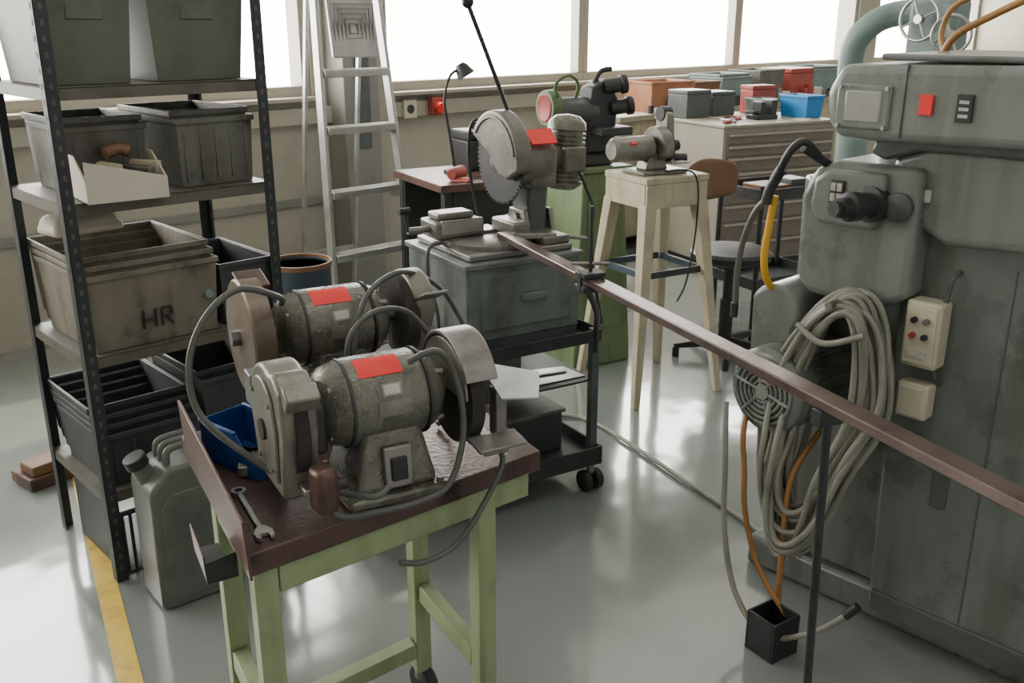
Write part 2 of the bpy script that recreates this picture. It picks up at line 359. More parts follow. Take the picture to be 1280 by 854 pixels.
# ------------------------------------------------------------------ grinder table
def PT(x,y):
    return (.64+x+.25*y, 1.335+y-.06*x)
g = group("grinder_table")
W,D = .65,.55
def slab(nm,x0,x1,y0,y1,z0,z1,m,bev=.003):
    q=[PT(x0,y0),PT(x1,y0),PT(x1,y1),PT(x0,y1)]
    hull(g,nm,[(a,b,z0) for a,b in q],[(a,b,z1) for a,b in q],m,bev)
slab("top",0,W,0,D,.757,.80,M_table)
for nm,x,y in (("leg_1",.01,.015),("leg_2",W-.155,.015),("leg_3",.015,.33),("leg_4",W-.165,.34)):
    slab(nm,x,x+.045,y,y+.045,.09,.757,M_green)
slab("apron_front",.057,W-.02,.017,.057,.695,.757,M_green); slab("apron_back",.062,W-.167,.335,.375,.695,.757,M_green)
slab("apron_left",.018,.052,.062,.328,.695,.757,M_green); slab("apron_right",W-.155,W-.12,.062,.338,.695,.757,M_green)
slab("apron_end",W-.06,W-.02,.059,.45,.695,.757,M_green)
slab("rail_left",.018,.052,.062,.328,.34,.385,M_green); slab("rail_right",W-.155,W-.12,.062,.338,.30,.345,M_green)
slab("rail_back",.062,W-.167,.335,.375,.14,.18,M_green)
for k,(x,y) in enumerate(((.032,.037),(W-.13,.037),(.037,.352),(W-.14,.362))):
    cx,cy=PT(x,y)
    cyl(g,"castor_fork_%d"%k,(cx,cy,.06),(cx,cy,.095),.02,M_steelw)
    cyl(g,"castor_wheel_%d"%k,(cx-.012,cy,.045),(cx+.018,cy,.045),.045,M_black,bevel=.006)
a=(.635,1.325); b=(.772,1.852)
hull(g,"guard_plate",[(a[0],a[1],.757),(a[0]+.006,a[1],.757),(b[0]+.006,b[1],.757),(b[0],b[1],.757)],[(a[0]-.006,a[1],.87),(a[0],a[1],.87),(b[0]-.002,b[1],.895),(b[0]-.008,b[1],.895)],M_brown,.0015)
hull(g,"pocket_side",[(.610,1.44,.71),(.613,1.44,.71),(.650,1.57,.71),(.647,1.57,.71)],[(.606,1.44,.765),(.609,1.44,.765),(.646,1.57,.765),(.643,1.57,.765)],M_brown,.001)
hull(g,"pocket_floor",[(.610,1.44,.707),(.665,1.43,.707),(.69,1.56,.707),(.647,1.57,.707)],[(.610,1.44,.71),(.665,1.43,.71),(.69,1.56,.71),(.647,1.57,.71)],M_dark,.001)
hull(g,"pocket_end",[(.610,1.44,.71),(.665,1.43,.71),(.665,1.433,.71),(.610,1.443,.71)],[(.607,1.44,.75),(.665,1.43,.757),(.665,1.433,.757),(.607,1.443,.75)],M_dark,.001)

g = group("stacking_bin",(.825,1.675,.801),8)
prism(g,"side_left",[(-.10,0),(.08,0),(.08,.085),(-.04,.085),(-.07,.05),(-.10,.045)],'x',-.053,-.05,M_blue,.001)
prism(g,"side_right",[(-.10,0),(.08,0),(.08,.085),(-.04,.085),(-.07,.05),(-.10,.045)],'x',.05,.053,M_blue,.001)
box(g,"base",(-.053,-.10,0),(.053,.08,.003),M_blue,.001); box(g,"front",(-.053,-.10,0),(.053,-.097,.045),M_blue,.001); box(g,"back",(-.053,.077,0),(.053,.08,.085),M_blue,.001)
for s in (-1,1): box(g,"rim_%d"%s,(s*.053-.004,-.04,.08),(s*.053+.004,.08,.088),M_blue,.002)
for k in range(6): box(g,"metal_part_%d"%k,(-.04+.012*k,-.08,.004),(-.02+.012*k,.02,.025),M_steelw,.003,rot=(0,0,20*k-40))
g = group("combination_wrench",(.715,1.465,.801),76)
box(g,"shaft",(-.075,-.006,0),(.075,.006,.007),M_steel,.003)
lathe(g,"ring_end",(.085,0,0),(0,0,1),[(0,.008),(0,.014),(.009,.014),(.009,.008),(0,.008)],M_steel,28)
prism(g,"open_end",[(-.07,-.007),(-.09,-.017),(-.110,-.015),(-.113,-.007),(-.096,-.006),(-.096,.006),(-.113,.009),(-.108,.017),(-.09,.018),(-.07,.007)],'z',0,.009,M_steel,.001)

# ------------------------------------------------------------------ bench grinders
def bench_grinder(loc,yaw,h,half,near=True):
    g = group("bench_grinder",loc,yaw)
    lathe(g,"motor",(-.125,0,0),(1,0,0),[(0,0),(0,.035),(.005,.055),(.02,.073),(.045,.08),(.05,.083),(.19,.083),(.195,.08),(.22,.073),(.24,.052),(.25,.03),(.25,0)],M_grind,48)
    for s in (-1,1):
        lathe(g,"band_%d"%s,(s*.075-.003,0,0),(1,0,0),[(0,.084),(.006,.084),(.006,.08),(0,.08),(0,.084)],M_dark,48)
        cyl(g,"shaft_%d"%s,(s*.12,0,0),(s*(half+.02),0,0),.012,M_steelw)
        for k in range(4):
            a=math.radians(45+90*k); cyl(g,"bell_screw_%d_%d"%(s,k),(s*.095,.066*math.cos(a),.066*math.sin(a)),(s*.112,.064*math.cos(a),.064*math.sin(a)),.006,M_steelw,seg=8)
    z0=-h
    hull(g,"pedestal",[(-.085,-.085,z0+.018),(.085,-.085,z0+.018),(.085,.085,z0+.018),(-.085,.085,z0+.018)],[(-.055,-.07,-.035),(.055,-.07,-.035),(.055,.06,-.035),(-.055,.06,-.035)],M_grind,.014,3)
    box(g,"foot",(-.10,-.10,z0),(.10,.10,z0+.02),M_grind,.007)
    for x in (-.085,.085):
        for y in (-.085,.085): cyl(g,"bolt_%d_%d"%(x*1000,y*1000),(x,y,z0+.02),(x,y,z0+.028),.007,M_steelw,seg=6)
    box(g,"switch_plate",(-.028,-.092,z0+.03),(.028,-.078,z0+.11),M_steelw,.003,rot=(-5,0,0))
    box(g,"switch_rocker",(-.016,-.098,z0+.045),(.016,-.084,z0+.09),M_black,.003,rot=(-5,0,0))
    def label(nm,x0,x1,a0,a1,m,rr=.0842):
        bm=bmesh.new(); rows=[]
        for k in range(9):
            a=math.radians(a0+(a1-a0)*k/8)
            rows.append([bm.verts.new((x,-rr*math.cos(a),rr*math.sin(a))) for x in (x0,x1)])
        for A,B in zip(rows,rows[1:]): bm.faces.new((A[0],A[1],B[1],B[0]))
        finish(bm,nm,m,g)
    label("red_label",-.055,.03,48,82,M_red)
    label("maker_plate",-.02,.018,20,36,M_steelw,.0846); label("maker_plate_face",-.016,.014,22,34,M_sticker,.085)
    label("rating_plate",-.03,.035,-6,14,M_grind2,.0846)
    if near:
        prism(g,"guard_left",[(-.085,-.13),(.06,-.13),(.09,-.05)]+arc(0,0,.10,0,110,12)+[(-.06,.10),(-.10,.075),(-.105,.0)],'x',-half-.035,-half+.03,M_grind2,.008,3)
        prism(g,"guard_left_cover",[(-.07,-.10),(.05,-.10)]+arc(0,0,.078,0,140,10)+[(-.075,0)],'x',-half-.041,-half-.034,M_grind2,.003)
        cyl(g,"guard_hub",(-half-.046,0,-.02),(-half-.03,0,-.02),.02,M_dark)
        for k,(y,z) in enumerate(((-.05,-.08),(.03,-.08),(.05,.04),(-.05,.04))): cyl(g,"guard_screw_%d"%k,(-half-.045,y,z),(-half-.038,y,z),.005,M_steelw,seg=8)
        box(g,"visor_left",(-half-.03,-.125,.05),(-half+.03,-.09,.085),M_grind2,.004,rot=(35,0,0))
        lathe(g,"wheel_left",(-half-.012,-.012,-.01),(1,0,0),[(0,.02),(0,.105),(.024,.105),(.024,.02)],M_wheel,40)
        box(g,"hose_clamp",(-half+.03,-.06,-.07),(-half+.06,.03,.03),M_dark,.01)
        lathe(g,"wheel_right",(half-.03,0,-.02),(1,0,0),[(0,0),(-.002,.03),(0,.04),(0,.100),(.028,.100),(.028,.04),(.03,.03),(.03,0)],M_wheel,48)
        ap = arc(0,-.005,.112,15,160,20)+list(reversed(arc(0,-.005,.104,15,160,20)))
        prism(g,"guard_right_band",ap,'x',half-.045,half+.022,M_steelw,.002)
        prism(g,"guard_right_outer",arc(0,-.005,.107,40,160,18),'x',half+.018,half+.023,M_grind2,.002)
        prism(g,"guard_right_inner",arc(0,-.005,.10,0,180,16),'x',half-.044,half-.038,M_grind2,.002)
        lathe(g,"nut_right",(half+.0,0,-.015),(1,0,0),[(0,.026),(.012,.026),(.012,.012),(.035,.012),(.035,0)],M_steelw,20)
        box(g,"rest_arm_right",(half-.03,-.15,-.10),(half+.02,-.05,-.085),M_steelw,.003)
        box(g,"rest_right",(half-.045,-.16,-.085),(half+.055,-.105,-.078),M_steelw,.002,rot=(8,0,0))
        hull(g,"rest_plate_right",[(half+.02,-.12,-.005),(half+.09,-.14,-.010),(half+.15,-.04,.0),(half+.03,.0,.03)],[(half+.02,-.12,-.001),(half+.09,-.14,-.006),(half+.15,-.04,.004),(half+.03,.0,.034)],M_steel,.001)
        box(g,"rest_link",(half+.03,-.08,-.10),(half+.055,-.05,.0),M_steelw,.003)
        box(g,"rest_left",(-half-.0,-.165,-.135),(-half+.040,-.115,-.05),M_brown,.012,rot=(0,0,10))
        box(g,"rest_arm_left",(-half-.01,-.13,-.11),(-half+.02,-.04,-.095),M_steelw,.003)
        cyl(g,"rest_screw",(-half+.035,-.14,-.09),(-half+.06,-.14,-.09),.010,M_dark)
    else:
        lathe(g,"disc_cover_left",(-half-.035,0,0),(1,0,0),[(0,0),(-.004,.03),(0,.05),(0,.118),(.004,.123),(.045,.123),(.047,.115),(.047,0)],M_disc,48)
        cyl(g,"disc_nut",(-half-.055,0,0),(-half-.03,0,0),.018,M_steelw,seg=6)
        box(g,"rest_left",(-half-.06,-.16,-.10),(-half-.01,-.11,-.03),M_tank,.004)
        box(g,"rest_arm",(-half-.04,-.13,-.12),(-half-.02,-.02,-.10),M_steelw,.003)
        box(g,"spark_plate",(-half-.03,-.03,.115),(-half+.03,.05,.123),M_brown,.002,rot=(12,0,0))
        lathe(g,"wheel_right",(half-.02,0,0),(1,0,0),[(0,0),(0,.09),(.03,.09),(.03,0)],M_wheel,40)
        prism(g,"guard_right",[(-.02,-.11),(.08,-.09)]+arc(0,0,.10,-10,130,18)+[(-.08,.06),(-.085,.02)],'x',half+.0,half+.05,M_grind2,.008,3)
        prism(g,"guard_right_face",arc(0,0,.075,-60,150,16)+[(-.05,-.02)],'x',half-.008,half+.001,M_steelw,.003)
        box(g,"eye_shield",(half-.0,-.14,.06),(half+.055,-.07,.066),M_steelw,.002,rot=(-25,0,0))
    return g
bench_grinder((.965,1.405,.98),-14,.179,.179,True)
bench_grinder((1.085,1.745,1.02),-14,.219,.165,False)

def cable(name,pts,r,m): return tube(None,name,pts,r,m,10)
cable("power_cable",[(.93,1.68,1.11),(.88,1.6,1.15),(.80,1.6,1.18),(.73,1.6,1.14),(.69,1.6,1.06),(.69,1.58,.97),(.73,1.5,.905),(.78,1.42,.862),(.85,1.285,.855),(.89,1.275,.865)],.0065,M_cabled)
cable("power_cable",[(1.05,1.62,.93),(1.06,1.62,1.01),(1.11,1.64,1.10),(1.21,1.66,1.13),(1.33,1.70,1.08),(1.41,1.72,1.0),(1.43,1.70,.90),(1.30,1.72,.808)],.006,M_cabled)
cable("power_cable",[(.98,1.53,.98),(.99,1.53,1.06),(1.05,1.53,1.10),(1.14,1.54,1.08),(1.20,1.53,1.0),(1.23,1.52,.91),(1.235,1.52,.84),(1.21,1.54,.807)],.006,M_cabled)
cable("power_cable",[(.97,1.315,1.07),(1.02,1.29,1.085),(1.055,1.28,1.02),(1.06,1.27,.92),(1.02,1.265,.83),(.96,1.28,.808),(.88,1.30,.808),(.80,1.30,.83),(.78,1.33,.87)],.006,M_cabled)
cable("power_cable",[(1.17,1.34,.86),(1.15,1.26,.84),(1.10,1.26,.76),(1.03,1.26,.70),(.96,1.27,.685),(.91,1.28,.70)],.006,M_cabled)

# ------------------------------------------------------------------ cold saw on tank cart
g = group("coolant_tank_cart",(2.235,2.50,0),-12)
TH=.62
box(g,"tank",(-.225,-.225,TH),(.225,.225,.885),M_tank,.008)
box(g,"tank_rim",(-.235,-.235,.875),(.235,.235,.895),M_tank,.004)
box(g,"tank_door",(-.175,-.231,.66),(.185,-.224,.85),M_tank,.004)
box(g,"handle",(-.02,-.245,.745),(.08,-.229,.775),M_tank,.006)
box(g,"tray",(-.26,-.30,.575),(.27,.26,.582),M_dark,.002)
for nm,a,b in (("tray_front",(-.26,-.304,.575),(.27,-.298,.62)),("tray_back",(-.26,.258,.575),(.27,.264,.62)),("tray_left",(-.264,-.30,.575),(-.258,.26,.62)),("tray_right",(.266,-.30,.575),(.272,.26,.62))):
    box(g,nm,a,b,M_dark,.002)
box(g,"tank_spacer",(-.22,-.22,.58),(.22,.22,.622),M_milld,.004)
for k,(x,y) in enumerate(((-.255,-.295),(.24,-.295),(-.255,.23),(.24,.23))): box(g,"upright_%d"%k,(x,y,.12),(x+.03,y+.03,.62),M_milld,.003)
box(g,"deck",(-.62,-.31,.11),(.28,.28,.125),M_dark,.003)
for nm,a,b in (("deck_front",(-.62,-.315,.10),(.28,-.305,.17)),("deck_right",(.275,-.31,.10),(.285,.28,.17)),("deck_back",(-.62,.275,.10),(.28,.285,.17)),("deck_left",(-.625,-.31,.10),(-.615,.28,.17))):
    box(g,nm,a,b,M_dark,.002)
box(g,"shelf_mid",(-.25,-.28,.42),(.26,.25,.428),M_dark,.002)
for k,(x,y) in enumerate(((-.58,-.27),(.24,-.30),(-.58,.24),(.24,.24))):
    cyl(g,"castor_stem_%d"%k,(x,y,.07),(x,y,.112),.015,M_steelw)
    for s in (-1,1): cyl(g,"castor_wheel_%d_%d"%(k,s),(x+s*.012,y,.04),(x+s*.038,y,.04),.04,M_black,bevel=.006)
g = group("sheet_offcut",(2.31,2.28,.4285),-20)
hull(g,"sheet",[(-.12,-.06,0),(.13,-.03,0),(.10,.09,0),(-.06,.10,0)],[(-.12,-.06,.004),(.13,-.03,.004),(.10,.09,.004),(-.06,.10,.004)],M_steel,.001)
box(g,"rib",(-.08,.02,.004),(.08,.035,.01),M_steelw,.002)
g = group("parts_box",(2.26,2.50,.4285),-12)
box(g,"body",(-.06,-.07,0),(.06,.07,.11),M_tank,.004); box(g,"lid",(-.063,-.073,.11),(.063,.073,.122),M_crate,.003)
g = group("scrap_bin",(2.25,2.45,.126),-12); box(g,"body",(-.17,-.13,0),(.17,.15,.15),M_crated,.006); box(g,"rim",(-.18,-.14,.15),(.18,.16,.165),M_crate,.004)

g = group("cold_saw",(2.235,2.50,.896),-12)
box(g,"base",(-.20,-.20,0),(.21,.20,.022),M_steelw,.005)
lathe(g,"turntable",(-.03,-.03,.022),(0,0,1),[(0,.15),(.012,.15),(.018,.14),(.018,0)],M_steelw,48)
box(g,"vise_bed",(-.20,.02,.03),(.05,.12,.05),M_steelw,.004)
box(g,"vise_jaw_fixed",(-.22,.0,.04),(-.03,.13,.10),M_grind2,.008)
box(g,"vise_jaw_plate",(-.20,-.004,.055),(-.04,.003,.105),M_steel,.002)
box(g,"vise_cap",(-.20,.02,.10),(-.06,.11,.125),M_grind2,.008)
box(g,"vise_jaw_moving",(.03,-.10,.04),(.10,.06,.09),M_grind2,.008)
cyl(g,"vise_screw",(-.30,.06,.07),(-.20,.06,.07),.012,M_steelw)
tube(g,"vise_crank",[(-.30,.06,.07),(-.305,.06,.12),(-.31,.06,.14)],.007,M_dark,4); cyl(g,"crank_knob",(-.33,.06,.14),(-.29,.06,.14),.012,M_black)
tube(g,"drain_hose",[(-.20,.0,.03),(-.26,-.02,.02),(-.27,-.03,-.08),(-.245,-.04,-.2),(-.24,-.04,-.30)],.007,M_cabled)
box(g,"angle_arm",(.02,-.16,.04),(.17,-.10,.06),M_steelw,.004,rot=(0,0,-25))
box(g,"chip_tray",(.10,-.19,.022),(.205,.0,.05),M_grind2,.006)
bm = bmesh.new(); n=60; fr=[];bk=[]
for k in range(n*2):
    a=2*math.pi*k/(n*2); r=.160 if k%2 else .146
    fr.append(bm.verts.new((.032,.0+r*math.cos(a),.30+r*math.sin(a)))); bk.append(bm.verts.new((.038,.0+r*math.cos(a),.30+r*math.sin(a))))
bm.faces.new(fr); bm.faces.new(list(reversed(bk)))
for k in range(n*2): bm.faces.new((fr[k],fr[(k+1)%(2*n)],bk[(k+1)%(2*n)],bk[k]))
finish(bm,"blade",M_dark,g,False)
ap = arc(0,.30,.168,26,188,30)+[(-.09,.24),(-.03,.25),(.03,.31)]
prism(g,"blade_guard",ap,'x',.004,.066,M_guard,.010,3)
prism(g,"blade_guard_rib",arc(0,.30,.150,34,170,26)+list(reversed(arc(0,.30,.140,34,170,26))),'x',-.001,.006,M_guard,.002)
lathe(g,"blade_flange",(.008,0,.29),(1,0,0),[(0,0),(0,.022),(.006,.034),(.024,.034)],M_steelw,32)
lathe(g,"gearbox",(.06,-.01,.29),(1,0,0),[(0,0),(0,.075),(.01,.088),(.06,.092),(.13,.088),(.15,.07),(.16,.05),(.16,0)],M_guard,40)
prism(g,"gearbox_block",[(-.08,.20),(.07,.20),(.09,.30),(.06,.37),(-.04,.38),(-.09,.32)],'x',.11,.22,M_guard,.014,3)
box(g,"red_label",(.10,-.112,.375),(.205,-.045,.381),M_red,.001,rot=(42,0,0))
prism(g,"neck",[(-.05,.04),(.05,.04),(.065,.12),(.06,.26),(-.06,.26),(-.05,.14)],'x',.12,.20,M_milld,.012,3)
prism(g,"pivot_bracket",[(-.08,.02),(.08,.02),(.05,.12),(-.05,.12)],'x',.10,.118,M_steelw,.004); prism(g,"pivot_bracket_2",[(-.08,.02),(.08,.02),(.05,.12),(-.05,.12)],'x',.205,.222,M_steelw,.004)
cyl(g,"pivot_pin",(.09,0,.09),(.24,0,.09),.018,M_steelw)
prof=[(0,0),(0,.045),(.01,.06)]
for k in range(12): prof+=[(.02+.016*k,.072),(.028+.016*k,.072),(.028+.016*k,.061),(.036+.016*k,.061)]
prof+=[(.215,.072),(.24,.068),(.262,.045),(.27,0)]
lathe(g,"motor",(.315,.03,.17),(.08,0,1),prof,M_grind,36)
cyl(g,"motor_mount",(.20,.0,.29),(.30,.03,.29),.05,M_guard)
box(g,"terminal_box",(.27,-.06,.24),(.36,-.025,.33),M_guard,.008)
tube(g,"feed_lever",[(.10,0,.37),(.05,0,.50),(-.07,.02,.80)],.0075,M_dark,4); sphere(g,"lever_ball",(-.075,.02,.815),.02,M_black)
tube(g,"motor_cable",[(.33,-.05,.25),(.35,-.12,.12),(.30,-.18,.04),(.28,-.235,-.1),(.30,-.26,-.27)],.006,M_black)
tube(g,"coolant_hose",[(.10,.08,.36),(.02,.16,.42),(.02,.20,.25),(.06,.19,.03)],.006,M_dark)
cyl(g,"stop_rod",(.12,-.12,.05),(.27,-.20,.03),.007,M_steelw)

g = group("steel_bar",(2.225,2.43,.945),0)
g.rotation_euler=(0,0,math.atan2(.53-2.43,1.52-2.225))
box(g,"flat_bar",(0,-.024,-.011),(2.42,.024,.011),M_bar,.003)
g = group("bar_clamp",(1.985,1.80,.0),-20)
cyl(g,"clamp_screw",(0,0,.96),(0,0,1.16),.006,M_dark); cyl(g,"clamp_handle",(-.05,.02,.995),(.05,-.02,.995),.005,M_steelw)
box(g,"clamp_plate",(-.035,-.03,.957),(.035,.03,.972),M_dark,.003); box(g,"clamp_lower",(-.035,-.03,.915),(.035,.03,.933),M_dark,.003)
for s in (-1,1): box(g,"clamp_side_%d"%s,(s*.033-.004,-.01,.915),(s*.033+.004,.01,.972),M_dark,.002)
tube(g,"clamp_arm",[(0,.02,.92),(.10,.14,.80),(.17,.27,.70),(.20,.33,.60)],.010,M_dark,4)
g = group("bar_prop",(1.64,.85,0),-20)
cyl(g,"post",(0.02,-.02,.0),(0,0,.90),.009,M_dark); box(g,"head",(-.03,-.015,.90),(.03,.015,.934),M_dark,.003); cyl(g,"foot",(0.02,-.02,0),(0.02,-.02,.012),.05,M_dark,bevel=.004)

# ------------------------------------------------------------------ back bench, small tools
g = group("work_bench",(3.20,3.98,0),-14)
box(g,"top",(-.15,-.32,.84),(.55,.30,.88),M_brown,.004)
for k,(x,y) in enumerate(((-.12,-.29),(.48,-.29),(-.12,.25),(.48,.25))): box(g,"leg_%d"%k,(x,y,0),(x+.045,y+.045,.84),M_dark,.003)
box(g,"apron",(-.07,-.285,.70),(.48,-.27,.84),M_dark,.003); box(g,"lower_shelf",(-.12,-.28,.25),(.5,.27,.27),M_dark,.003)
box(g,"back_panel",(-.12,.22,.27),(.5,.235,.84),M_dark,.003)
g = group("electric_drill",(3.16,3.80,.881),25)
lathe(g,"body",(-.07,0,.035),(1,0,0),[(0,0),(0,.025),(.02,.034),(.12,.034),(.14,.022),(.15,.015),(.19,.014),(.19,0)],M_dred,24)
prism(g,"grip",[(-.06,.02),(-.02,.02),(-.03,-.0),(-.08,-.0)],'y',-.10,.01,M_dred,.008); cyl(g,"chuck",(.08,0,.035),(.13,0,.035),.018,M_black)
g = group("tool_case",(3.55,4.05,.881),-14)
box(g,"body",(-.14,-.1,0),(.14,.1,.16),M_dark,.01); box(g,"lid",(-.142,-.102,.16),(.142,.102,.21),M_dark,.01); tube(g,"handle",[(-.05,0,.21),(-.05,0,.24),(.05,0,.24),(.05,0,.21)],.007,M_black,3)
g = group("gooseneck_lamp",(3.31,4.0,.881),0)
lathe(g,"base",(0,0,0),(0,0,1),[(0,.06),(.015,.06),(.03,.03),(.03,0)],M_dark)
tube(g,"neck",[(0,0,.02),(-.03,0,.2),(-.06,0,.38),(-.02,0,.5),(.05,0,.535)],.007,M_dark); lathe(g,"shade",(.045,0,.56),(.35,-.3,-.8),[(0,.02),(.02,.035),(.07,.05),(.07,.045),(.03,.02),(.03,0)],M_black)

g = group("machine_stand",(3.50,3.22,0),-14)
hull(g,"cabinet",[(-.17,-.19,0),(.17,-.19,0),(.17,.19,0),(-.17,.19,0)],[(-.12,-.16,.97),(.12,-.16,.97),(.12,.16,.97),(-.12,.16,.97)],M_green2,.01)
box(g,"top",(-.15,-.18,.97),(.15,.18,.995),M_green2,.005)
box(g,"door",(-.09,-.184,.2),(.10,-.17,.85),M_green2,.004,rot=(-1.8,0,0))
g = group("tool_grinder",(3.45,3.22,.996),-14)
box(g,"base",(-.12,-.12,0),(.12,.12,.05),M_dark,.01); prism(g,"column",[(-.07,.05),(.07,.05),(.05,.25),(-.05,.25)],'y',-.05,.06,M_dark,.012)
lathe(g,"motor",(-.14,0,.25),(1,0,0),[(0,0),(0,.05),(.02,.065),(.2,.065),(.24,.05),(.24,0)],M_milld,32)
lathe(g,"wheel_guard",(-.20,0,.27),(1,0,0),[(0,0),(0,.08),(.05,.085),(.05,0)],M_green2,36); lathe(g,"red_ring",(-.203,0,.27),(1,0,0),[(0,.055),(-.003,.06),(0,.065),(.004,.06)],M_dred,36)
for k,(x,z) in enumerate(((.15,.36),(.19,.26))):
    cyl(g,"spindle_%d"%k,(x-.05,-.05,z),(x+.02,-.08,z+.01),.035,M_dark); cyl(g,"knob_%d"%k,(x+.02,-.08,z+.01),(x+.05,-.09,z+.015),.045,M_black,bevel=.006)
box(g,"slide",(.02,-.16,.14),(.2,-.02,.18),M_dark,.008); tube(g,"arm",[(.05,0,.3),(.1,0,.42),(.16,-.02,.44)],.012,M_dark,4)
prism(g,"head_block",[(.0,.05),(.16,.05),(.18,.30),(.12,.40),(.03,.36)],'y',-.06,.05,M_dark,.012)
lathe(g,"dial",(.20,-.1,.08),(0,-1,0),[(0,.045),(.02,.045),(.02,0)],M_steelw,24)
tube(g,"hose",[(-.15,-.05,.3),(-.19,-.08,.38),(-.12,-.08,.42),(-.05,-.05,.38),(-.03,0,.3)],.008,M_green2)

g = group("grinder_stand",(3.41,2.71,0),-14)
box(g,"top",(-.17,-.16,.985),(.17,.16,1.015),M_beige,.005)
for nm,a,b in (("apron_front",(-.165,-.158,.88),(.165,-.145,.985)),("apron_back",(-.165,.145,.88),(.165,.158,.985)),("apron_left",(-.168,-.145,.88),(-.155,.145,.985)),("apron_right",(.155,-.145,.88),(.168,.145,.985))): box(g,nm,a,b,M_beige,.003)
for k,(sx,sy) in enumerate(((-1,-1),(1,-1),(-1,1),(1,1))):
    bx,by = sx*.235,sy*.23; tx,ty = sx*.14,sy*.13
    def q(x,y,w,z): return [(x-w,y-w,z),(x+w,y-w,z),(x+w,y+w,z),(x-w,y+w,z)]
    hull(g,"leg_%d"%k,q(bx,by,.016,0),q(tx,ty,.030,.90),M_beige,.004)
for k,(a,b) in enumerate((((-.16,-.155),(.16,-.155)),((-.16,.155),(.16,.155)),((-.16,-.155),(-.16,.155)),((.16,-.155),(.16,.155)))):
    box(g,"brace_%d"%k,(min(a[0],b[0])-.008,min(a[1],b[1])-.008,.57),(max(a[0],b[0])+.008,max(a[1],b[1])+.008,.60),M_barrel if k else M_dark,.003)
g = group("pedestal_grinder",(3.36,2.70,1.016),-14)
box(g,"base",(-.10,-.08,0),(.14,.08,.018),M_grind2,.005); prism(g,"foot",[(-.06,.018),(.06,.018),(.035,.09),(-.035,.09)],'y',-.04,.04,M_grind2,.006)
lathe(g,"motor",(-.22,0,.11),(1,0,0),[(0,0),(0,.04),(.015,.053),(.2,.055),(.21,.04),(.21,0)],M_grind2,32); box(g,"motor_label",(-.15,-.05,.13),(-.12,-.035,.145),M_red,.001,rot=(30,0,0))
prism(g,"guard",arc(0,.11,.09,-70,200,22),'x',0,.055,M_grind2,.006)
lathe(g,"wheel",(.056,0,.11),(1,0,0),[(0,0),(0,.075),(.014,.075),(.014,.02),(.03,.02),(.03,0)],M_wheel,36)
prism(g,"belt_arm",[(-.03,.12),(.03,.12),(.05,.24),(.02,.27),(-.02,.25)],'x',.06,.10,M_grind2,.008); lathe(g,"idler",(.055,.03,.25),(1,0,0),[(0,0),(0,.032),(.05,.032),(.05,0)],M_dark,24)
cyl(g,"knob",(.1,-.03,.06),(.15,-.05,.06),.022,M_black); cyl(g,"knob_2",(.1,.03,.10),(.16,.03,.11),.025,M_black)
box(g,"rest",(.02,-.13,.05),(.11,-.07,.058),M_steelw,.002)
tube(g,"cable",[(.0,-.06,.01),(.10,-.175,.01),(.115,-.19,-.2),(.08,-.19,-.45),(.03,-.19,-.55)],.004,M_black)

g = group("workshop_chair",(4.05,2.72,0),-14)
for k in range(5):
    a=math.radians(72*k+15); x,y=math.cos(a),math.sin(a)
    hull(g,"base_arm_%d"%k,[(-.02*y,.02*x,.05),(.02*y,-.02*x,.05),(.27*x+.012*y,.27*y-.012*x,.045),(.27*x-.012*y,.27*y+.012*x,.045)],[(-.02*y,.02*x,.10),(.02*y,-.02*x,.10),(.27*x+.012*y,.27*y-.012*x,.07),(.27*x-.012*y,.27*y+.012*x,.07)],M_black,.004)
    cyl(g,"glide_%d"%k,(.26*x,.26*y,0),(.26*x,.26*y,.05),.018,M_black)
cyl(g,"column",(0,0,.08),(0,0,.52),.025,M_black); cyl(g,"collar",(0,0,.08),(0,0,.3),.035,M_black)
lathe(g,"seat",(0,0,.50),(0,0,1),[(0,0),(0,.16),(.015,.20),(.045,.205),(.06,.19),(.06,0)],M_black,36)
tube(g,"back_stem",[(0,.12,.50),(0,.24,.52),(0,.26,.65),(0,.24,.85)],.014,M_black)
bm=bmesh.new(); rows=[]
for i in range(9):
    u=-1+2*i/8; rows.append([bm.verts.new((.19*u*(1-.15*abs(z)),.235-.05*u*u,.88+.11*z*(1-.25*u*u))) for z in (-1,-.5,0,.5,1)])
for A,B in zip(rows,rows[1:]):
    for j in range(4): bm.faces.new((A[j],A[j+1],B[j+1],B[j]))
o=finish(bm,"backrest",M_wood,g); md=o.modifiers.new("s",'SOLIDIFY'); md.thickness=.018
md=o.modifiers.new("ss",'SUBSURF'); md.levels=2; md.render_levels=2
g = group("tool_trolley",(4.62,2.86,0),-14)
for z in (.28,.76):
    box(g,"tray_%d"%(z*100),(-.25,-.18,z),(.25,.18,z+.008),M_dark,.002)
    for nm,a,b in (("f",(-.25,-.185,z),(.25,-.178,z+.06)),("b",(-.25,.178,z),(.25,.185,z+.06)),("l",(-.255,-.18,z),(-.248,.18,z+.06)),("r",(.248,-.18,z),(.255,.18,z+.06))): box(g,"tray_%d_%s"%(z*100,nm),a,b,M_dark,.002)
for k,(x,y) in enumerate(((-.23,-.16),(.23,-.16),(-.23,.16),(.23,.16))): cyl(g,"post_%d"%k,(x,y,0),(x,y,.84),.014,M_dark)
box(g,"carton",(-.15,-.1,.77),(.02,.08,.82),M_wood,.004); box(g,"fixture",(.05,-.08,.77),(.18,.06,.84),M_milld,.006)

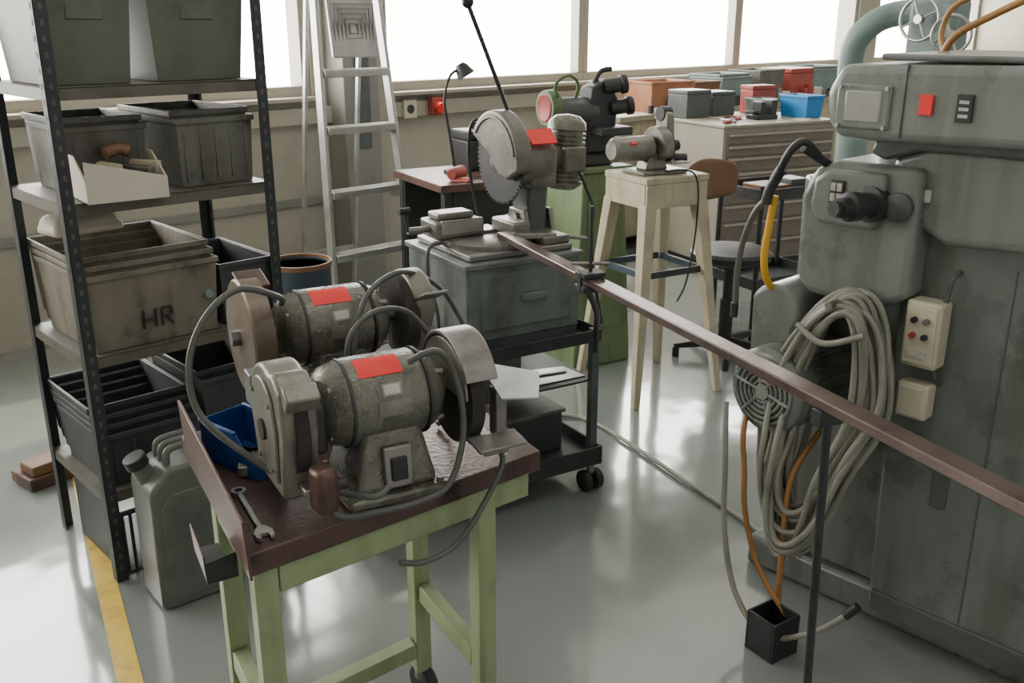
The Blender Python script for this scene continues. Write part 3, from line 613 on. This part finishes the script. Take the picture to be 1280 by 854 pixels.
# ------------------------------------------------------------------ drawer cabinet, bench behind
g = group("drawer_cabinet",(5.38,3.73,0),-16.5)
box(g,"carcass",(0,.006,.06),(.98,.78,.985),M_cab,.004); box(g,"plinth",(.02,.03,0),(.96,.75,.06),M_dark,.002); box(g,"top",(-.01,-.01,.985),(.99,.79,1.005),M_cab,.004)
zz=.08
for k,h in enumerate((.14,.14,.12,.12,.10,.10,.08,.08)):
    box(g,"drawer_%d"%k,(.03,-.008,zz),(.95,.006,zz+h-.008),M_drawer,.003); box(g,"pull_%d"%k,(.04,-.022,zz+h-.03),(.94,-.008,zz+h-.014),M_cab,.003); zz+=h
g = group("work_bench",(5.7,4.60,0),0)
box(g,"top",(-.35,0,.96),(3.2,.58,1.0),M_cab,.004); box(g,"panel_left",(-.34,.02,0),(-.30,.56,.96),M_beige,.003); box(g,"panel_right",(3.12,.02,0),(3.18,.56,.96),M_beige,.003); box(g,"front",(-.30,.03,.1),(3.12,.06,.96),M_beige,.003)
def bx(name,x,y,z,w,d,h,m,yaw=0,open_=True,nested=0):
    if open_: return crate(name,(x,y,z),w,d,h,m,yaw,flare=.012,ribs=0,nested=nested)
    g=group(name,(x,y,z),yaw); box(g,"body",(-w/2,-d/2,0),(w/2,d/2,h*.85),m,.006); box(g,"lid",(-w/2-.003,-d/2-.003,h*.85),(w/2+.003,d/2+.003,h),m,.006); return g
bx("parts_carton",6.02,4.80,1.001,.42,.32,.22,M_orange,-10)
bx("parts_carton",6.48,4.82,1.001,.30,.30,.20,M_wood,-5)
bx("storage_box",6.90,4.84,1.001,.42,.3,.22,M_teal,0,True,1)
bx("storage_box",7.40,4.84,1.001,.42,.3,.26,M_crate,4)
bx("storage_box",7.86,4.84,1.001,.36,.34,.26,M_dred,0,False)
bx("storage_box",8.35,4.84,1.001,.5,.34,.24,M_teal,-4,True,1)
g = group("bench_clutter",(6.0,4.66,1.001))
for k in range(26):
    x=-.25+.105*k; hgt=.03+.09*random.random(); w_=.025+.03*random.random(); m_=random.choice([M_dark,M_steelw,M_wood,M_crate,M_dred,M_white,M_tank,M_dark])
    if k%3==0: cyl(g,"tin_%d"%k,(x,-.01,0),(x,-.01,hgt),w_*.8,m_,seg=20,bevel=.003)
    else: box(g,"item_%d"%k,(x-w_,-.045,0),(x+w_,.03,hgt),m_,.005,rot=(0,0,random.uniform(-15,15)))
def cabp(u,v): a=math.radians(-16.5); return 5.38+u*math.cos(a)-v*math.sin(a), 3.73+u*math.sin(a)+v*math.cos(a)
x,y=cabp(.15,.60); bx("storage_box",x,y,1.006,.22,.2,.19,M_milld,-10,False)
x,y=cabp(.88,.26); bx("small_parts_bin",x,y,1.006,.17,.26,.15,M_lblue,-12)
x,y=cabp(.68,.45); bx("small_parts_bin",x,y,1.006,.14,.20,.12,M_teal,-20)
x,y=cabp(.82,.66); bx("storage_box",x,y,1.006,.22,.14,.20,M_dred,-16,False)
x,y=cabp(.42,.65); bx("storage_box",x,y,1.006,.2,.2,.17,M_milld,-16,False)
x,y=cabp(.52,.25)
g=group("machine_vice",(x,y,1.006),-20); box(g,"base",(-.09,-.06,0),(.09,.06,.03),M_dark,.005); box(g,"jaw_fixed",(.03,-.06,.03),(.08,.06,.13),M_dark,.006); box(g,"jaw_moving",(-.05,-.05,.03),(-.01,.05,.12),M_dark,.006); cyl(g,"screw",(-.15,0,.05),(-.05,0,.05),.012,M_steelw)
for k in range(7):
    x,y=cabp(.10+.04*k,.08+.05*k if k<4 else .5-.04*k); g=group("hand_tool",(x,y,1.006),40*k)
    cyl(g,"handle",(-.06,0,.012),(0,0,.012),.012,[M_dred,M_wood,M_black][k%3]); cyl(g,"shank",(0,0,.012),(.08,0,.012),.005,M_steel)
x,y=cabp(.75,.10); g=group("paper_sheet",(x,y,1.006),20); hull(g,"sheet",[(-.1,-.05,0),(.1,-.05,0),(.1,.05,0),(-.1,.05,0)],[(-.1,-.05,.002),(.1,-.05,.002),(.1,.05,.002),(-.1,.05,.002)],M_white,0)

# ------------------------------------------------------------------ milling machine
g = group("milling_machine")
box(g,"base",(2.40,.25,0),(3.25,1.47,.10),M_mill,.015)
prism(g,"column",[(2.43,.30),(3.15,.30),(3.15,1.38),(3.10,1.43),(2.47,1.43),(2.43,1.39)],'z',.10,1.24,M_mill,.01)
prism(g,"column_side",[(.20,.08),(1.030,.08),(1.045,.6),(1.055,1.10),(1.04,1.17),(.98,1.235),(.20,1.235)],'x',2.335,2.50,M_mill,.012,3)
box(g,"side_ledge",(2.325,.20,.08),(2.34,1.02,.14),M_milld,.003)
prism(g,"gear_housing",[(1.0,1.00),(1.08,.955),(1.27,.965),(1.305,1.0),(1.315,1.22),(1.28,1.295),(1.22,1.32),(1.0,1.32)],'x',2.255,2.75,M_mill2,.02,4)
prism(g,"gear_housing_step",[(1.08,1.20),(1.10,1.16),(1.25,1.16),(1.275,1.20),(1.27,1.27),(1.23,1.30),(1.08,1.30)],'x',2.235,2.30,M_mill2,.012,3)
prism(g,"upper_body",[(.15,1.18),(.94,1.14),(1.05,1.19),(1.10,1.28),(1.09,1.345),(1.00,1.375),(.15,1.375)],'x',2.285,2.9,M_mill2,.025,4)
prism(g,"head_cradle",[(.20,1.36),(1.02,1.36),(1.10,1.33),(1.14,1.345),(1.13,1.375),(1.02,1.40),(.20,1.40)],'x',2.26,2.8,M_milld,.008)
cyl(g,"head_neck",(2.40,1.10,1.30),(2.40,1.10,1.42),.075,M_milld)
prism(g,"head",[(.30,1.405),(1.12,1.38),(1.20,1.385),(1.225,1.42),(1.235,1.49),(1.20,1.555),(.30,1.572)],'x',2.19,2.72,M_mill2,.022,4)
box(g,"head_seam",(2.186,1.035,1.395),(2.2,1.038,1.558),M_milld,.001)
box(g,"head_top_rail",(2.22,.32,1.565),(2.68,1.12,1.58),M_mill,.006)
box(g,"lamp_window_frame",(2.180,1.065,1.408),(2.195,1.20,1.512),M_mill2,.006); box(g,"lamp_window",(2.176,1.085,1.425),(2.184,1.175,1.497),M_glass,.004)
for y in (1.074,1.190):
    for z in (1.415,1.504): cyl(g,"screw_%d_%d"%(y*1000,z*1000),(2.174,y,z),(2.182,y,z),.005,M_steel,seg=10)
box(g,"red_label",(2.183,.968,1.45),(2.192,.998,1.495),M_red,.001); box(g,"maker_plate",(2.183,.88,1.44),(2.192,.915,1.50),M_dark,.001)
for k in range(3): box(g,"maker_line_%d"%k,(2.181,.887,1.450+.015*k),(2.184,.908,1.457+.015*k),M_sticker,0)
box(g,"emblem",(2.228,1.18,1.215),(2.237,1.22,1.275),M_dark,.003)
for a in range(2):
    for b_ in range(2): box(g,"emblem_square_%d%d"%(a,b_),(2.225,1.185+.017*a,1.222+.026*b_),(2.229,1.198+.017*a,1.242+.026*b_),M_sticker,.001)
lathe(g,"spindle_stub",(2.26,1.105,1.225),(-1,.25,.0),[(0,.045),(.03,.045),(.032,.03),(.07,.03),(.075,.036),(.10,.036),(.105,.026),(.135,.024),(.135,.018),(.15,.018),(.15,0)],M_dark,32)
lathe(g,"side_port",(2.26,1.045,1.225),(-1,0,0),[(0,.035),(.02,.035),(.025,.028),(.03,0)],M_milld,32)
box(g,"small_plate",(2.278,.985,1.24),(2.290,1.0,1.27),M_sticker,.001)
for k,(y,z) in enumerate(((1.0,1.12),(.6,1.12),(1.0,.6),(1.0,.16),(.6,.6))): cyl(g,"cover_screw_%d"%k,(2.330,y,z),(2.338,y,z),.007,M_steelw,seg=8)
for y in (.78,.5): box(g,"side_seam_%d"%(y*100),(2.333,y,.1),(2.337,y+.004,1.1),M_milld,0)
prism(g,"pulley_casing",arc(1.355,.895,.078,25,210,20)+[(1.29,.72),(1.42,.72)],'x',2.24,2.50,M_mill2,.014,3)
mc=(2.13,1.295,.71); max_=(1,-.12,0)
lathe(g,"motor_body",mc,max_,[(.0,.0),(.0,.095),(.006,.112),(.012,.118),(.07,.12),(.08,.108),(.27,.108),(.285,.10),(.29,.0)],M_mill,48)
for k in range(20):
    a=2*math.pi*k/20; ax=Vector(max_).normalized(); x_,y_,_=frame_from(ax); c0=Vector(mc)+(x_*math.cos(a)+y_*math.sin(a))*.110
    cyl(g,"motor_fin_%d"%k,c0+ax*.09,c0+ax*.27,.006,M_mill,seg=8)
ax=Vector(max_).normalized(); x_,y_,_=frame_from(ax)
lathe(g,"grille_recess",Vector(mc)-ax*.001,max_,[(-.002,0),(-.002,.092),(0,.092)],M_dark,40)
for r in (.030,.045,.060,.075,.090):
    tube(g,"grille_ring_%d"%(r*1000),[Vector(mc)-ax*.004+(x_*math.cos(t)+y_*math.sin(t))*r for t in [2*math.pi*k/20 for k in range(20)]],.0042,M_mill2,3,True,8)
for k in range(6):
    a=2*math.pi*k/6+.2; dr=(x_*math.cos(a)+y_*math.sin(a))
    cyl(g,"grille_spoke_%d"%k,Vector(mc)-ax*.005+dr*.01,Vector(mc)-ax*.005+dr*.093,.0048,M_mill2,seg=8)
cyl(g,"grille_hub",Vector(mc)-ax*.009,Vector(mc)+ax*.001,.022,M_mill2)
box(g,"control_box",(2.272,.915,.83),(2.335,1.005,1.0),M_cream,.008); box(g,"control_lid",(2.265,.922,.84),(2.274,.998,.99),M_cream,.004)
for k,(y,z,m_) in enumerate(((.975,.955,M_black),(.975,.915,M_dred),(.945,.955,M_steelw),(.945,.915,M_dark))): cyl(g,"button_%d"%k,(2.255,y,z),(2.266,y,z),.008,m_,seg=16)
box(g,"control_label",(2.2625,.935,.86),(2.266,.985,.875),M_sticker,0)
box(g,"switch_box",(2.280,.925,.69),(2.335,1.005,.785),M_cream,.008); box(g,"switch_lid",(2.274,.932,.698),(2.282,.998,.777),M_cream,.003)
tube(g,"control_conduit",[(2.31,.925,1.0),(2.31,.92,1.03),(2.31,.915,1.06),(2.335,.91,1.075)],.006,M_cabled,4)
tube(g,"control_conduit_2",[(2.31,.935,.83),(2.31,.925,.80),(2.335,.92,.78)],.005,M_cabled,4)
box(g,"junction_plate",(2.328,.86,.45),(2.338,.90,.55),M_milld,.003)
tube(g,"hose_bracket",[(2.28,1.25,1.30),(2.2,1.285,1.35)],.012,M_dark,0)
tube(g,"coolant_gooseneck",[(2.24,1.265,1.33),(2.20,1.285,1.365),(2.18,1.31,1.34),(2.18,1.335,1.29),(2.18,1.355,1.25)],.010,M_dark)
tube(g,"gooseneck_sleeve",[(2.18,1.33,1.295),(2.18,1.36,1.235),(2.18,1.368,1.20)],.014,M_dark,4)
tube(g,"coolant_hose",[(2.2,1.375,1.21),(2.2,1.41,1.17),(2.2,1.44,1.09),(2.2,1.452,1.0),(2.2,1.45,.92),(2.2,1.452,.90)],.0085,M_cabled)
tube(g,"hose_nozzle",[(2.2,1.452,.91),(2.2,1.452,.87)],.011,M_dark,0)
tube(g,"yellow_hose",[(2.2,1.355,1.22),(2.2,1.365,1.14),(2.2,1.372,1.06),(2.22,1.372,.99),(2.27,1.365,.94)],.010,M_yellow)
tube(g,"yellow_hose_lower",[(2.28,1.39,.72),(2.13,1.345,.60),(2.1,1.315,.48),(2.1,1.30,.35),(2.11,1.25,.20),(2.11,1.15,.09),(2.11,1.12,.07)],.008,M_ohose)
tube(g,"rear_hose_2",[(2.25,1.18,.60),(2.14,1.19,.50),(2.12,1.19,.35),(2.13,1.19,.10)],.008,M_ohose)
tube(g,"rear_cable",[(2.10,1.39,.66),(2.05,1.345,.5),(2.05,1.33,.30),(2.04,1.27,.13),(2.03,1.16,.06),(2.05,1.04,.12),(2.05,.95,.22)],.008,M_cable)
cyl(g,"rear_cable_plug",(2.05,.955,.215),(2.06,.93,.25),.012,M_black)
tube(g,"orange_cable",[(2.5,1.10,1.57),(2.5,1.07,1.62),(2.5,.98,1.67),(2.5,.88,1.72),(2.6,.78,1.80)],.009,M_ohose)
tube(g,"orange_cable_2",[(2.7,1.17,1.55),(2.75,1.22,1.62),(2.75,1.18,1.70),(2.75,1.02,1.73),(2.7,.92,1.62),(2.7,.95,1.56)],.008,M_ohose)
def handwheel(g,c,ax,r,m):
    x_,y_,z_=frame_from(ax); c=Vector(c)
    tube(g,"handwheel_rim",[c+(x_*math.cos(t)+y_*math.sin(t))*r for t in [2*math.pi*k/16 for k in range(16)]],.007,m,3,True)
    for k in range(4):
        t=math.pi*k/2+.4; cyl(g,"handwheel_spoke_%d"%k,c,c+(x_*math.cos(t)+y_*math.sin(t))*r,.005,m,seg=8)
    cyl(g,"handwheel_hub",c-z_*.015,c+z_*.015,.018,m)
g2 = group("drill_press",(4.2,2.21,0),0)
cyl(g2,"column",(0,0,.05),(0,0,1.45),.07,M_teal); cyl(g2,"base",(0,0,0),(0,0,.05),.25,M_teal,bevel=.01)
tube(g2,"arm",[(-.03,.03,1.40),(-.04,.02,1.55),(-.03,-.05,1.64),(0,-.13,1.68),(.02,-.25,1.69)],.055,M_teal)
box(g2,"head",(-.06,-.42,1.45),(.10,-.22,1.74),M_teal,.02)
handwheel(g2,(-.12,-.30,1.66),(-1,.1,0),.085,M_steel); handwheel(g2,(-.12,-.44,1.60),(-1,-.2,0),.075,M_steel)
box(g2,"spindle",(-.02,-.36,1.30),(.06,-.28,1.45),M_dark,.01)

bm=bmesh.new()
for k in range(22):
    a_=.112+random.uniform(-.03,.03); b_=.345+random.uniform(-.05,.03); yc=1.15+random.uniform(-.02,.02); xc=2.205+random.uniform(-.045,.03); top=.995+random.uniform(-.04,.01)
    pts=[]
    for j in range(14):
        t=2*math.pi*j/14
        y=yc+a_*math.sin(t)*(1.1 if math.cos(t)>0 else .85)
        z=top-b_+b_*math.cos(t)
        x=xc-.03*math.sin(t+k)-(.04 if z<.6 else 0)
        y-= .04*((z-.65)/.35)
        y-= .01*math.sin(2*t+k)
        pts.append((x,y,z))
    tube(None,"x",pts,.0085,M_cable,5,True,8,bm)
g = group("cable_coil"); finish(bm,"loops",M_cable,g)
tube(g,"tie",[(2.12,1.03,.93),(2.11,1.13,.89),(2.12,1.21,.92)],.008,M_cable)
cyl(g,"hook",(2.12,1.13,.985),(2.27,1.13,.985),.010,M_steelw)
cable("extension_cable",[(2.57,2.62,.012),(2.66,2.66,.012),(2.80,2.70,.012),(2.86,2.56,.012),(2.78,2.22,.012),(2.70,1.95,.012),(2.60,1.60,.012),(2.56,1.505,.012)],.009,M_cable)
g = group("post_base",(2.06,1.16,0),-10)
for nm,a,b in (("wall_1",(-.05,-.05,0),(.05,-.043,.12)),("wall_2",(-.05,.043,0),(.05,.05,.12)),("wall_3",(-.05,-.043,0),(-.043,.043,.12)),("wall_4",(.043,-.043,0),(.05,.043,.12)),("bottom",(-.043,-.043,0),(.043,.043,.02))): box(g,nm,a,b,M_black,.002)

# ------------------------------------------------------------------ added fill lights under the ceiling, out of view
for k,(x,y) in enumerate(((1.0,1.2),(4.5,2.5),(1.5,-1.2),(8,2.5))):
    g=group("fill_lamp",(x,y,3.5),0); box(g,"housing",(-.7,-.1,.03),(.7,.1,.098),M_white,.01)
    L=bpy.data.lights.new("fill_light",'AREA'); L.shape='RECTANGLE'; L.size=1.3; L.size_y=.16; L.energy=12; L.color=(1,.98,.92)  # added fill to brighten the interior, not a known fitting
    o=bpy.data.objects.new("fill_light",L); C.objects.link(o); o.parent=g; o.location=(0,0,.02)
S=bpy.data.lights.new("sun",'SUN'); S.energy=4.0; S.angle=.03; S.color=(1,.86,.64)
o=bpy.data.objects.new("sun",S); C.objects.link(o)
d=Vector((-.25,-.48,-.84)); o.rotation_euler=d.to_track_quat('-Z','Y').to_euler()

# ------------------------------------------------------------------ world
w=bpy.data.worlds.new("sky"); bpy.context.scene.world=w; w.use_nodes=True
nt=w.node_tree; N=nt.nodes; Lk=nt.links; bg=N["Background"]
tc=N.new("ShaderNodeTexCoord"); sx=N.new("ShaderNodeSeparateXYZ"); Lk.new(tc.outputs["Generated"],sx.inputs[0])
mr=N.new("ShaderNodeMapRange"); mr.inputs["From Min"].default_value=-.3; mr.inputs["From Max"].default_value=.5; mr.inputs["To Min"].default_value=.80; mr.inputs["To Max"].default_value=16.0
Lk.new(sx.outputs["Y"],mr.inputs["Value"]); Lk.new(mr.outputs[0],bg.inputs["Strength"])
bg.inputs["Color"].default_value=(1.0,.972,.91,1)
# ------------------------------------------------------------------ camera
cd=bpy.data.cameras.new("camera"); cd.sensor_width=36; cd.lens=33.75; cd.clip_start=.05
co=bpy.data.objects.new("camera",cd); C.objects.link(co); co.location=(0,0,1.65)
co.rotation_euler=(math.radians(90-18.43),0,math.radians(-43)); bpy.context.scene.camera=co
